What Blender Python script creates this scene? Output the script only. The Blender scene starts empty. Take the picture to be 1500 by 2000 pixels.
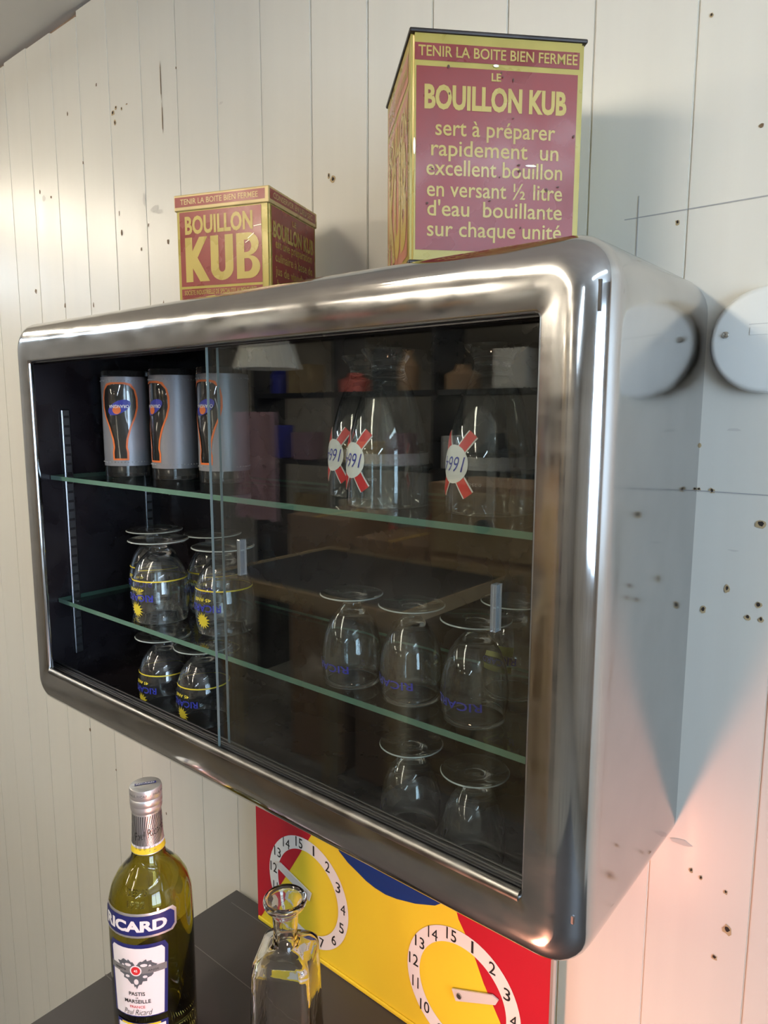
import bpy, bmesh, math, random
from mathutils import Vector, Matrix
random.seed(7)
PI = math.pi
sc = bpy.context.scene
C = sc.collection
S = 0.085            # one wall board pitch in metres; the numbers below are in boards

# ---------------------------------------------------------------- camera
cd = bpy.data.cameras.new('camera')
cam = bpy.data.objects.new('camera', cd); C.objects.link(cam)
F_PX, YAW, PIT, ROL = 1381.8, -0.6851, 0.1396, -0.0016
d = Vector((math.sin(YAW)*math.cos(PIT), math.cos(YAW)*math.cos(PIT), -math.sin(PIT)))
r0 = Vector((math.cos(YAW), -math.sin(YAW), 0)); dn0 = d.cross(r0)
rt = math.cos(ROL)*r0 + math.sin(ROL)*dn0; dn = -math.sin(ROL)*r0 + math.cos(ROL)*dn0
m = Matrix((rt, -dn, -d)).transposed().to_4x4(); m.translation = Vector((2.2435, -7.2895, .576))*S
cam.matrix_world = m
cd.sensor_fit = 'HORIZONTAL'; cd.sensor_width = 36; cd.lens = F_PX/1500*36
cd.clip_start = .01
sc.camera = cam

# ---------------------------------------------------------------- world, lights, exposure
w = bpy.data.worlds.new('world'); sc.world = w; w.use_nodes = True
w.node_tree.nodes['Background'].inputs[0].default_value = (.75, .85, 1, 1)
w.node_tree.nodes['Background'].inputs[1].default_value = 1.0
sc.view_settings.view_transform = 'Standard'; sc.view_settings.look = 'None'
sc.view_settings.exposure = 0.57; sc.view_settings.gamma = 1; sc.view_settings.use_curve_mapping = False
sc.cycles.use_denoising = True
sc.cycles.max_bounces = 16; sc.cycles.transmission_bounces = 14; sc.cycles.glossy_bounces = 6
sc.cycles.transparent_max_bounces = 24
sc.cycles.sample_clamp_indirect = 4; sc.cycles.caustics_refractive = False; sc.cycles.caustics_reflective = False

def light(kind, name, loc, energy, color, **k):
    l = bpy.data.lights.new(name, kind); l.energy = energy; l.color = color
    for a, b in k.items(): setattr(l, a, b)
    o = bpy.data.objects.new(name, l); C.objects.link(o); o.location = Vector(loc)*S
    return o
PINK = light('POINT', 'pink_lamp_light', (-.72, -4.0, -6.3), 2.9, (1, .40, .25), shadow_soft_size=.02)
TUBE_WARM, TUBE_COOL, WINDOW_E = 32.0, 26.0, 10.0

# ---------------------------------------------------------------- materials
def mat(name, col, rough=.5, metal=0, **k):
    m = bpy.data.materials.new(name); m.use_nodes = True
    b = m.node_tree.nodes['Principled BSDF']
    b.inputs['Base Color'].default_value = (*col, 1); b.inputs['Roughness'].default_value = rough
    b.inputs['Metallic'].default_value = metal
    for a, v in k.items(): b.inputs[a.replace('_', ' ')].default_value = v
    return m
def nodes(m): return m.node_tree.nodes, m.node_tree.links, m.node_tree.nodes['Principled BSDF']
def noisy(m, scale=(8, 8, 8), amount=.15, rough_amt=0, bump=0, detail=4, bump_scale=None, obj_random=0, coord='Object', dist=.002):
    N, L, b = nodes(m)
    tc = N.new('ShaderNodeTexCoord'); mp = N.new('ShaderNodeMapping'); mp.inputs['Scale'].default_value = scale
    nz = N.new('ShaderNodeTexNoise'); nz.inputs['Scale'].default_value = 1; nz.inputs['Detail'].default_value = detail
    L.new(tc.outputs[coord], mp.inputs[0])
    src = mp.outputs[0]
    if obj_random:
        oi = N.new('ShaderNodeObjectInfo'); sca = N.new('ShaderNodeVectorMath'); sca.operation = 'ADD'
        mul = N.new('ShaderNodeMath'); mul.operation = 'MULTIPLY'; mul.inputs[1].default_value = 37
        L.new(oi.outputs['Random'], mul.inputs[0]); L.new(mp.outputs[0], sca.inputs[0]); L.new(mul.outputs[0], sca.inputs[1])
        src = sca.outputs[0]
    L.new(src, nz.inputs['Vector'])
    c = b.inputs['Base Color'].default_value[:3]
    mr = N.new('ShaderNodeMapRange'); mr.inputs['From Min'].default_value = .3; mr.inputs['From Max'].default_value = .7
    mr.inputs['To Min'].default_value = 1-amount; mr.inputs['To Max'].default_value = 1+amount*.6
    L.new(nz.outputs[0], mr.inputs[0])
    vm = N.new('ShaderNodeVectorMath'); vm.operation = 'SCALE'; vm.inputs[0].default_value = c
    out = mr.outputs[0]
    if obj_random:
        m2 = N.new('ShaderNodeMapRange'); m2.inputs['To Min'].default_value = 1-obj_random; m2.inputs['To Max'].default_value = 1+obj_random
        L.new(oi.outputs['Random'], m2.inputs[0]); mm = N.new('ShaderNodeMath'); mm.operation = 'MULTIPLY'
        L.new(out, mm.inputs[0]); L.new(m2.outputs[0], mm.inputs[1]); out = mm.outputs[0]
    L.new(out, vm.inputs['Scale']); L.new(vm.outputs[0], b.inputs['Base Color'])
    if rough_amt:
        r = b.inputs['Roughness'].default_value
        m3 = N.new('ShaderNodeMapRange'); m3.inputs['From Min'].default_value = .35; m3.inputs['From Max'].default_value = .65
        m3.inputs['To Min'].default_value = max(.02, r-rough_amt); m3.inputs['To Max'].default_value = r+rough_amt
        L.new(nz.outputs[0], m3.inputs[0]); L.new(m3.outputs[0], b.inputs['Roughness'])
    if bump:
        bp = N.new('ShaderNodeBump'); bp.inputs['Strength'].default_value = bump; bp.inputs['Distance'].default_value = dist
        if bump_scale:
            mp2 = N.new('ShaderNodeMapping'); mp2.inputs['Scale'].default_value = bump_scale; L.new(tc.outputs[coord], mp2.inputs[0])
            n2 = N.new('ShaderNodeTexNoise'); n2.inputs['Scale'].default_value = 1; n2.inputs['Detail'].default_value = 2
            L.new(mp2.outputs[0], n2.inputs['Vector']); L.new(n2.outputs[0], bp.inputs['Height'])
        else: L.new(nz.outputs[0], bp.inputs['Height'])
        L.new(bp.outputs[0], b.inputs['Normal'])
    return m
def emis(name, col, s):
    m = mat(name, (0, 0, 0)); b = m.node_tree.nodes['Principled BSDF']
    b.inputs['Emission Color'].default_value = (*col, 1); b.inputs['Emission Strength'].default_value = s; return m
def thin_glass(name, tint=(1, 1, 1), refl=1.0, haze=0):
    m = bpy.data.materials.new(name); m.use_nodes = True; N = m.node_tree.nodes; L = m.node_tree.links
    N.remove(N['Principled BSDF']); out = N['Material Output']
    t = N.new('ShaderNodeBsdfTransparent'); t.inputs[0].default_value = (*tint, 1)
    g = N.new('ShaderNodeBsdfGlossy'); g.inputs['Roughness'].default_value = .0
    fr = N.new('ShaderNodeFresnel'); geo = N.new('ShaderNodeNewGeometry'); mi = N.new('ShaderNodeMapRange')
    mi.inputs['To Min'].default_value = 1.5; mi.inputs['To Max'].default_value = 1/1.5   # thin sheet: no refraction, so keep the outer index on both faces
    L.new(geo.outputs['Backfacing'], mi.inputs[0]); L.new(mi.outputs[0], fr.inputs[0])
    mx = N.new('ShaderNodeMixShader'); L.new(fr.outputs[0], mx.inputs[0]); L.new(t.outputs[0], mx.inputs[1]); L.new(g.outputs[0], mx.inputs[2])
    last = mx
    if haze:
        df = N.new('ShaderNodeBsdfDiffuse'); df.inputs[0].default_value = (.8, .8, .8, 1)
        nz = N.new('ShaderNodeTexNoise'); nz.inputs['Scale'].default_value = 14; nz.inputs['Detail'].default_value = 8
        tc = N.new('ShaderNodeTexCoord'); L.new(tc.outputs['Object'], nz.inputs['Vector'])
        mr = N.new('ShaderNodeMapRange'); mr.inputs['From Min'].default_value = .45; mr.inputs['From Max'].default_value = .8; mr.inputs['To Max'].default_value = haze*3; mr.inputs['To Min'].default_value = haze*.3
        L.new(nz.outputs[0], mr.inputs[0]); m2 = N.new('ShaderNodeMixShader'); L.new(mr.outputs[0], m2.inputs[0]); L.new(mx.outputs[0], m2.inputs[1]); L.new(df.outputs[0], m2.inputs[2]); last = m2
    L.new(last.outputs[0], out.inputs[0]); return m
def glass(name, col=(1, 1, 1), rough=0, ior=1.48, bump=0):
    m = mat(name, col, rough); b = m.node_tree.nodes['Principled BSDF']
    b.inputs['Transmission Weight'].default_value = 1; b.inputs['IOR'].default_value = ior
    if bump:
        N, L, b = nodes(m); tc = N.new('ShaderNodeTexCoord'); n = N.new('ShaderNodeTexNoise'); n.inputs['Scale'].default_value = 45
        bp = N.new('ShaderNodeBump'); bp.inputs['Strength'].default_value = bump; bp.inputs['Distance'].default_value = .002
        L.new(tc.outputs['Object'], n.inputs['Vector']); L.new(n.outputs[0], bp.inputs['Height']); L.new(bp.outputs[0], b.inputs['Normal'])
    return m

M = {}
M['plank'] = noisy(mat('painted_board', (.70, .675, .60), .36), (45, 45, 2.2), .022, .03, .05, 6, (420, 420, 14), .015, dist=.0004)
M['gap'] = mat('board_gap', (.30, .20, .13), .8)
M['knot'] = mat('knot_brown', (.16, .10, .05), .7); M['hole'] = mat('hole_dark', (.03, .02, .015), .9); M['chip'] = mat('chipped_paint', (.48, .36, .2), .8)
M['knot_grey'] = mat('knot_grey', (.61, .58, .52), .5)
M['pencil'] = mat('pencil_line', (.40, .39, .38), .6)
M['ceiling'] = noisy(mat('ceiling_board', (.70, .67, .62), .7), (3, 3, 3), .08, 0, 0)
M['dark_wall'] = noisy(mat('workshop_wall', (.42, .39, .35), .8), (4, 4, 4), .2)
M['floor'] = noisy(mat('workshop_floor', (.22, .20, .17), .6), (5, 5, 5), .3)
M['steel'] = noisy(mat('polished_steel', (.55, .55, .55), .11, 1), (22, 22, 22), .07, .035, .5, 5, (9, 9, 7), dist=.0016)
M['steel_scratch'] = noisy(mat('scratched_steel', (.56, .555, .545), .15, 1), (30, 30, 60), .08, .045, .4, 8, (10, 10, 8), dist=.0014)
M['lip_steel'] = noisy(mat('worn_lip_steel', (.22, .215, .205), .38, 1), (40, 40, 40), .2, .1)
M['black'] = noisy(mat('black_enamel', (.010, .008, .010), .28), (20, 20, 20), .2, .08)
M['black_trim'] = mat('black_trim', (.018, .017, .018), .25)
M['chrome_dark'] = mat('dark_chrome', (.22, .22, .23), .32, 1)
M['pane'] = thin_glass('door_glass', (.97, .985, .98))
M['pane_edge'] = mat('door_glass_edge', (.22, .28, .28), .15)
M['shelf'] = thin_glass('shelf_glass', (.95, .98, .965))
M['shelf_edge'] = mat('shelf_edge_green', (.10, .20, .155), .12, 0)
M['pull'] = mat('pull_glass', (.62, .72, .76), .05, 0, Transmission_Weight=.85)
M['glass'] = glass('clear_glass', (.96, .985, .975), ior=1.58); M['glass'].node_tree.nodes['Principled BSDF'].inputs['Transmission Weight'].default_value = .98
M['rim_glass'] = glass('lit_rim_glass', (.80, .88, .85), .25); M['rim_glass'].node_tree.nodes['Principled BSDF'].inputs['Transmission Weight'].default_value = .55  # whitish rims and foot edges stand in for light caught in the glass
M['frost'] = mat('frosted_band', (.62, .63, .63), .5)
M['frost'].node_tree.nodes['Principled BSDF'].inputs['Alpha'].default_value = .34
M['blue_print'] = mat('blue_print', (.035, .045, .36), .4)
M['navy'] = mat('navy_print', (.018, .022, .13), .35)
M['yellow_print'] = mat('yellow_print', (.72, .60, .05), .4)
M['red_print'] = mat('red_print', (.62, .03, .035), .4)
M['white_print'] = mat('white_print', (.80, .82, .81), .4)
M['white_fade'] = mat('faint_print', (.55, .57, .57), .5); M['white_fade'].node_tree.nodes['Principled BSDF'].inputs['Alpha'].default_value = .45
M['grey_coat'] = mat('silver_grey_coat', (.27, .275, .30), .42, .35)
M['orange_print'] = mat('orange_print', (.72, .17, .04), .4)
M['olive_print'] = mat('olive_print', (.50, .50, .16), .5)
M['tin_yellow'] = noisy(mat('tin_yellow', (.37, .285, .05), .33, .1), (25, 25, 25), .14, .1)
M['tin_red'] = noisy(mat('tin_red', (.215, .022, .018), .30, .05), (22, 22, 22), .16, .1)
M['tin_text'] = noisy(mat('tin_text_yellow', (.43, .31, .065), .32, .05), (25, 25, 25), .1, .1)
M['tin_pink'] = noisy(mat('tin_faded_pink', (.42, .16, .10), .32, .05), (25, 25, 25), .12, .1)
M['tin_cream'] = noisy(mat('tin_cream_gold', (.50, .37, .16), .32, .15), (25, 25, 25), .1, .1)
M['tin_rim'] = noisy(mat('tin_dark_rim', (.045, .037, .034), .4, .6), (40, 40, 40), .4)
M['scratch'] = mat('bare_scratch', (.75, .70, .55), .35, .5)
M['rust'] = mat('rust_spot', (.10, .045, .03), .7)
M['p_yellow'] = noisy(mat('panel_yellow', (.80, .61, .035), .42), (3, 3, 3), .04)
M['p_red'] = mat('panel_red', (.45, .010, .024), .4)
M['p_blue'] = mat('panel_blue', (.012, .036, .17), .4)
M['p_white'] = mat('panel_white', (.78, .75, .70), .45)
M['p_black'] = mat('panel_black', (.015, .015, .015), .5)
M['pointer_white'] = mat('pointer_off_white', (.62, .60, .56), .4)
M['alu'] = mat('aluminium', (.62, .60, .57), .35, .8)
M['table'] = noisy(mat('black_table_top', (.045, .042, .042), .5), (6, 6, 6), .15)
M['table_line'] = mat('table_groove_grey', (.13, .125, .12), .6)
M['bottle'] = glass('olive_bottle_glass', (.60, .545, .14), 0, 1.5)
M['bottle_in'] = glass('olive_liquid', (.80, .72, .25), 0, 1.36)
M['silver'] = mat('silver_foil', (.80, .79, .78), .36, .85)
M['foil_dark'] = mat('foil_dark_rays', (.06, .06, .06), .4, .3)
M['foil_white'] = mat('foil_white', (.78, .78, .82), .4)
M['label_white'] = mat('label_white', (.80, .77, .76), .5)
M['label_grey'] = mat('label_grey_ribbon', (.19, .19, .185), .5)
M['ornament'] = mat('ornament_grey', (.10, .11, .12), .5)
M['disc'] = noisy(mat('white_cover_plastic', (.80, .81, .77), .35), (6, 6, 6), .03)
M['plated'] = mat('plated_screw', (.45, .43, .38), .3, 1)
M['decanter'] = glass('old_clear_glass', (.97, .985, .96), 0, 1.5, bump=.25)
M['lamp_body'] = mat('lamp_housing', (.7, .7, .68), .5)
M['warm'] = emis('warm_tube', (1, .88, .70), TUBE_WARM); M['cool'] = emis('cool_tube', (.72, .86, 1), TUBE_COOL)
M['cool_soft'] = emis('cool_soft_tube', (.72, .86, 1), 15.0); M['daylight'] = emis('daylight_window', (.58, .77, 1), WINDOW_E)
M['cardboard'] = mat('cardboard', (.30, .19, .11), .8); M['oak'] = mat('oak_trim', (.36, .26, .14), .5)
M['dark_shelf'] = mat('dark_shelving', (.02, .022, .026), .5); M['cloth'] = mat('mauve_cloth', (.34, .22, .26), .9)
M['paper'] = mat('white_paper', (.7, .7, .66), .7); M['redish'] = mat('salmon_red', (.6, .12, .10), .5); M['ochre'] = mat('ochre', (.5, .32, .08), .5)

# ---------------------------------------------------------------- helpers
def link(name, bm, material, parent=None, loc=(0, 0, 0), rotz=0, smooth=None, scale=1):
    bmesh.ops.recalc_face_normals(bm, faces=bm.faces)
    for v in bm.verts: v.co *= S
    me = bpy.data.meshes.new(name); bm.to_mesh(me); bm.free()
    for mt in (material if isinstance(material, (list, tuple)) else [material]): me.materials.append(M[mt])
    o = bpy.data.objects.new(name, me); C.objects.link(o)
    o.location = Vector(loc)*S; o.rotation_euler = (0, 0, rotz); o.scale = (scale,)*3
    if parent: o.parent = parent
    if name in ('coat', 'frosted_band', 'brand_label', 'label_field', 'main_label', 'label_paper', 'white_band', 'yellow_band', 'badge', 'lower_label'): smooth = .8
    if smooth is not None:
        for p in me.polygons: p.use_smooth = True
        if smooth < 3: me.set_sharp_from_angle(angle=smooth)
    return o
def empty(name, loc=(0, 0, 0), rotz=0, parent=None):
    o = bpy.data.objects.new(name, None); C.objects.link(o); o.empty_display_size = .02
    o.location = Vector(loc)*S; o.rotation_euler = (0, 0, rotz)
    if parent: o.parent = parent
    return o
def tag(o, label, cat, group=None):
    o['label'] = label; o['category'] = cat
    if group: o['group'] = group
    return o
def box(bm, x0, x1, y0, y1, z0, z1, bev=0, seg=2):
    r = bmesh.ops.create_cube(bm, size=1); vs = r['verts']
    for v in vs: v.co = Vector(((x0+x1)/2+v.co.x*(x1-x0), (y0+y1)/2+v.co.y*(y1-y0), (z0+z1)/2+v.co.z*(z1-z0)))
    if bev:
        es = list({e for v in vs for e in v.link_edges})
        bmesh.ops.bevel(bm, geom=es, offset=bev, segments=seg, affect='EDGES', profile=.5)
    return bm
def B(*a, **k): return box(bmesh.new(), *a, **k)
def lathe(prof, seg=48, bm=None):
    bm = bm or bmesh.new(); rings = []
    for r, z in prof:
        if r < 1e-6: rings.append([bm.verts.new((0, 0, z))])
        else: rings.append([bm.verts.new((r*math.cos(2*PI*i/seg), r*math.sin(2*PI*i/seg), z)) for i in range(seg)])
    for a, b in zip(rings, rings[1:]):
        for i in range(seg):
            j = (i+1) % seg
            if len(a) == 1 and len(b) == 1: continue
            if len(a) == 1: bm.faces.new((a[0], b[j], b[i]))
            elif len(b) == 1: bm.faces.new((a[i], a[j], b[0]))
            else: bm.faces.new((a[i], a[j], b[j], b[i]))
    return bm
def cyl(bm, p0, p1, r, seg=16):
    p0, p1 = Vector(p0), Vector(p1); ax = (p1-p0).normalized(); u = ax.orthogonal().normalized(); v = ax.cross(u)
    a = [bm.verts.new(p0+r*(math.cos(2*PI*i/seg)*u+math.sin(2*PI*i/seg)*v)) for i in range(seg)]
    b = [bm.verts.new(p1+r*(math.cos(2*PI*i/seg)*u+math.sin(2*PI*i/seg)*v)) for i in range(seg)]
    for i in range(seg): j = (i+1) % seg; bm.faces.new((a[i], a[j], b[j], b[i]))
    bm.faces.new(a[::-1]); bm.faces.new(b); return bm
def rrect(x0, x1, z0, z1, r, n=6):
    pts = []
    for cx, cz, a0 in ((x1-r, z1-r, 0), (x0+r, z1-r, 90), (x0+r, z0+r, 180), (x1-r, z0+r, 270)):
        for k in range(n+1):
            a = math.radians(a0+90*k/n); pts.append((cx+r*math.cos(a), cz+r*math.sin(a)))
    return pts

_cache = {}
def fill2d(loops, key=None):
    """closed loops of 2-D points -> list of polygons (holes by even-odd)"""
    cu = bpy.data.curves.new('c', 'CURVE'); cu.dimensions = '2D'; cu.fill_mode = 'BOTH'
    for lp in loops:
        s = cu.splines.new('POLY'); s.points.add(len(lp)-1); s.use_cyclic_u = True
        for q, (a, b) in zip(s.points, lp): q.co = (a, b, 0, 1)
    return _curve_polys(cu)
def _curve_polys(cu):
    o = bpy.data.objects.new('t', cu); C.objects.link(o)
    dg = bpy.context.evaluated_depsgraph_get(); me = bpy.data.meshes.new_from_object(o.evaluated_get(dg))
    vs = [(v.co.x, v.co.y) for v in me.vertices]; fs = [tuple(p.vertices) for p in me.polygons]
    bpy.data.objects.remove(o); bpy.data.meshes.remove(me); bpy.data.curves.remove(cu)
    return vs, fs
def text2d(s, w=None, h=None, bold=0, shear=0, spacing=1, res=3):
    """text outline centred on the origin, fitted to w x h"""
    key = (s, bold, shear, spacing, res)
    if key not in _cache:
        cu = bpy.data.curves.new('t', 'FONT'); cu.body = s; cu.size = 1; cu.offset = bold; cu.shear = shear
        cu.space_character = spacing; cu.resolution_u = res
        _cache[key] = _curve_polys(cu)
    vs, fs = _cache[key]
    x0, x1 = min(v[0] for v in vs), max(v[0] for v in vs); y0, y1 = min(v[1] for v in vs), max(v[1] for v in vs)
    sy = (h/(y1-y0)) if h else (w/(x1-x0)); sx = (w/(x1-x0)) if w else sy
    return [((a-(x0+x1)/2)*sx, (b-(y0+y1)/2)*sy) for a, b in vs], fs
def disc2d(cx, cy, rx, ry=None, n=32):
    ry = ry or rx
    return [(cx+rx*math.cos(2*PI*i/n), cy+ry*math.sin(2*PI*i/n)) for i in range(n)]
def rect2d(x0, x1, y0, y1): return [(x0, y0), (x1, y0), (x1, y1), (x0, y1)]
def poly2d(*loops): return fill2d(loops)
class Print:
    """collects flat shapes (u, v) and maps them on a surface"""
    def __init__(s): s.bm = bmesh.new()
    def add(s, shape, du=0, dv=0, rot=0):
        vs, fs = shape; c, n = math.cos(rot), math.sin(rot)
        q = [s.bm.verts.new((a*c-b*n+du, a*n+b*c+dv, 0)) for a, b in vs]
        for f in fs:
            try: s.bm.faces.new([q[i] for i in f])
            except ValueError: pass
        return s
    def text(s, t, u, v, w=None, h=None, bold=0, shear=0, spacing=1, rot=0, res=3): return s.add(text2d(t, w, h, bold, shear, spacing, res), u, v, rot)
    def line(s, t, u, base, w, xh, bold=0):
        vs, fs = text2d(t, w, None, bold); key = (t, bold, 0, 1, 3); raw = _cache[key][0]
        text2d('x', None, 1); xr = _cache[('x', 0, 0, 1, 3)][0]; sy = xh/(max(v[1] for v in xr)-min(v[1] for v in xr))
        return s.add(([(a, r[1]*sy) for (a, b), r in zip(vs, raw)], fs), u, base)
    def flat(s, o, ud, vd, off=0):
        o, ud, vd = Vector(o), Vector(ud), Vector(vd); n = ud.cross(vd).normalized()
        for v in s.bm.verts: v.co = o+ud*v.co.x+vd*v.co.y+n*off
        return s.bm
    def wrap(s, rad, ang0, flip_h=None, off=.004, step=.12, zstep=None):
        """rad: number or function of height; ang0: centre angle (world, deg); flip_h: height of an upturned vessel"""
        bm = s.bm; xs = [v.co.x for v in bm.verts]; ys = [v.co.y for v in bm.verts]
        def cut(lo, hi, st, ax):
            k = math.floor(lo/st)+1
            while k*st < hi:
                no = (1, 0, 0) if ax == 0 else (0, 1, 0); co = (k*st, 0, 0) if ax == 0 else (0, k*st, 0)
                bmesh.ops.bisect_plane(bm, geom=bm.verts[:]+bm.edges[:]+bm.faces[:], plane_co=co, plane_no=no, dist=1e-5); k += 1
        bmesh.ops.connect_verts_concave(bm, faces=bm.faces[:]) if False else None
        cut(min(xs), max(xs), step, 0)
        if zstep: cut(min(ys), max(ys), zstep, 1)
        a0 = math.radians(ang0)
        for v in bm.verts:
            u, z = v.co.x, v.co.y; r = (rad(z) if callable(rad) else rad)+off; rr = rad(z) if callable(rad) else rad
            if flip_h is not None:
                a = a0-u/max(rr, .05); v.co = Vector((r*math.cos(a), r*math.sin(a), flip_h-z))
            else:
                a = a0+u/max(rr, .05); v.co = Vector((r*math.cos(a), r*math.sin(a), z))
        return bm
def copy_tree(o, loc=None, rotz=None, label=None):
    c = o.copy(); C.objects.link(c)
    if loc is not None: c.location = Vector(loc)*S
    if rotz is not None: c.rotation_euler = (0, 0, rotz)
    if label: c['label'] = label
    for ch in o.children:
        k = ch.copy(); C.objects.link(k); k.parent = c
        for g in ch.children:
            q = g.copy(); C.objects.link(q); q.parent = k
    return c
def interp(tab):
    def f(z):
        if z <= tab[0][0]: return tab[0][1]
        for (a, ra), (b, rb) in zip(tab, tab[1:]):
            if z <= b: return ra+(rb-ra)*(z-a)/(b-a)
        return tab[-1][1]
    return f

# ================================================================ the room
ZC, ZF, XL, XR, YB = 7.86, -19.0, -48.0, 26.0, -72.0
def struct(name, bm, m, **k):
    o = link(name, bm, m, **k); o['kind'] = 'structure'; return o
struct('floor', B(XL, XR, YB, .3, ZF-.5, ZF), 'floor')
struct('ceiling', B(XL, XR, YB, .3, ZC, ZC+.5), 'ceiling')
struct('wall_left', B(XL-.5, XL, YB, .3, ZF, ZC), 'dark_wall')
struct('wall_front', B(XL, XR, YB-.5, YB, ZF, ZC), 'dark_wall')
wr = struct('wall_right', B(XR, XR+.5, YB, -20, ZF, ZC), 'dark_wall')
for a in ((-5, .3, ZF, ZC), (-20, -5, ZF, -6), (-20, -5, 6.5, ZC)):
    link('wall_section', B(XR, XR+.5, *a), 'dark_wall', wr)
win = struct('window_1', B(XR+.2, XR+.3, -20, -5, -6, 6.5), 'daylight')
for a in ((-20, -19.6, -6, 6.5), (-5.4, -5, -6, 6.5), (-12.7, -12.3, -6, 6.5)): link('window_frame', B(XR-.05, XR+.2, *a), 'lamp_body', win)
wall = struct('wall_back', B(XL, XR, .12, .3, ZF, ZC), 'gap')
pr = []
def plank(i):
    g = .006+.006*random.random(); top = ZC-.05-.10*random.random()
    if i in (8, 9, 10): g = .014
    dy = .006*random.random()
    bm = box(bmesh.new(), i+g, i+1-g+.012, dy, .115, ZF, top)
    es = [e for e in bm.edges if all(v.co.y < .05 for v in e.verts) and abs(e.verts[0].co.x-e.verts[1].co.x) < 1e-4]
    bmesh.ops.bevel(bm, geom=es, offset=.011, segments=2, affect='EDGES')
    return link('plank', bm, 'plank', wall)
for i in range(-34, 14): plank(i)
# marks in the boards, each where the photograph shows it (x, z, size, kind)
def blob(x, z, rx, rz, m, name, y=-.0015, n=10, rot=0):
    bm = bmesh.new(); c = bm.verts.new((x, y, z)); ring = []
    for k in range(n):
        a = 2*PI*k/n; q = .75+.5*random.random(); u, v = rx*q*math.cos(a), rz*q*math.sin(a)
        ring.append(bm.verts.new((x+u*math.cos(rot)-v*math.sin(rot), y, z+u*math.sin(rot)+v*math.cos(rot))))
    for k in range(n): bm.faces.new((c, ring[(k+1) % n], ring[k]))
    return link(name, bm, m, wall)
for x, z, a, b in [(-9.9, 5.80, .05, .05), (-9.80, 5.86, .035, .03), (-9.85, 5.62, .035, .05), (-9.62, 5.80, .02, .03), (-9.45, 5.83, .03, .012),
                   (-4.6, 3.66, .05, .045), (-4.68, 3.72, .02, .04), (.23, .26, .035, .03), (-.01, .27, .03, .02), (.39, -.171, .028, .028), (.27, -.165, .022, .02),
                   (.84, -.45, .055, .045), (.585, -1.11, .025, .04), (.38, -1.36, .03, .04), (.87, -1.225, .035, .035), (.90, -1.36, .022, .028), (.785, -1.36, .03, .03),
                   (.433, -4.149, .02, .03), (.532, -4.19, .02, .025), (.773, -4.24, .02, .025), (.815, -4.64, .045, .055), (.712, -5.005, .03, .03), (-.08, 2.386, .02, .03), (.119, 4.15, .02, .02),
                   (-.55, .9, .02, .02)]:
    blob(x, z, a*1.0, b*1.0, 'chip', 'knot', -.001)
    blob(x, z+.006, a*.5, b*.55, 'hole', 'nail_hole', -.003)
for x, z, a, b in [(-11.47, 6.17, .02, .04), (-9.8, 3.76, .025, .05), (-8.95, 3.76, .02, .03), (-8.40, 3.41, .03, .04), (-12.3, 4.82, .03, .03), (-12.75, 5.0, .03, .04),
                   (-9.85, 4.1, .012, .05), (-9.2, 3.4, .02, .03), (-10.4, 6.4, .02, .03), (-8.0, 6.0, .015, .02), (-11.0, 5.2, .02, .03), (-13.2, 3.1, .04, .05), (-12.0, 2.7, .03, .05),
                   (-10.9, 2.6, .02, .05), (-8.6, 2.4, .02, .07), (-12.0, -6.3, .03, .04), (-11.0, -6.9, .02, .03), (-9.3, -5.6, .02, .03), (-8.3, -5.4, .02, .02), (-7.4, -6.0, .02, .03), (-6.8, -5.1, .02, .03),
                   (-13.1, -5.4, .02, .04), (-10.6, -4.4, .02, .03), (-9.2, -7.2, .02, .03), (1.2, 1.9, .02, .03), (.6, 3.1, .02, .02), (-2.5, 5.6, .02, .02)]:
    blob(x, z, a, b, 'knot', 'knot')
for x, z, a, b in [(-8.75, 4.0, .12, .05), (-8.62, 3.93, .10, .035), (.55, .42, .07, .012), (.32, -3.88, .10, .035), (.62, -.73, .05, .01), (-12.6, 4.85, .07, .06), (-6.9, 5.2, .05, .02), (-9.05, 4.2, .04, .12)]:
    blob(x, z, a, b, 'knot_grey', 'knot')
for x, z, h in [(-8.43, 5.95, .30), (-8.42, 5.35, .22)]:
    blob(x, z, .012, h, 'knot', 'crack')
link('pencil_line', B(-.3, 1.6, -.0025, 0, -.182, -.172), 'pencil', wall)
link('pencil_line', B(-.6, 1.3, -.0025, 0, 2.49, 2.50), 'pencil', wall)
link('pencil_line', B(-.47, -.46, -.0025, 0, 2.1, 2.7), 'pencil', wall)

# ceiling lamps: twin fluorescent tubes, running towards the panelled wall
def lamp(x, y0, y1, m, lab):
    t = empty('ceiling_lamp', (x, (y0+y1)/2, ZC)); h = (y1-y0)/2
    link('lamp_housing', B(-.8, .8, -h-.3, h+.3, -.35, 0, bev=.06), 'lamp_body', t)
    for s in (-.4, .4): link('tube', cyl(bmesh.new(), (s, -h, -.55), (s, h, -.55), .15, 12), m, t, smooth=.8)
    tag(t, lab, 'ceiling lamp', 'twin tube lamps on the ceiling')
lamp(-6.8, -21.5, -7.5, 'warm', 'warm twin tube ceiling lamp nearest the steel cabinet')
lamp(-23, -18, -4, 'warm', 'warm twin tube ceiling lamp far left near the panelled wall')
lamp(-23, -40, -26, 'warm', 'warm twin tube ceiling lamp far left in the middle of the workshop')
lamp(-36, -20, -6, 'cool', 'cool twin tube ceiling lamp at the far left end')
lamp(11, -15, -3, 'cool_soft', 'cool white twin tube ceiling lamp to the right of the cabinet')
lamp(-6.8, -37, -23, 'warm', 'warm twin tube ceiling lamp behind the nearest one')
lamp(-6.8, -66, -52, 'warm', 'unseen warm twin tube lamp added as fill at the back of the workshop')  # this and the next three are added fill, evening out the wall light
lamp(-23, -62, -48, 'warm', 'unseen warm twin tube lamp added as fill far left at the back')
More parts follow.
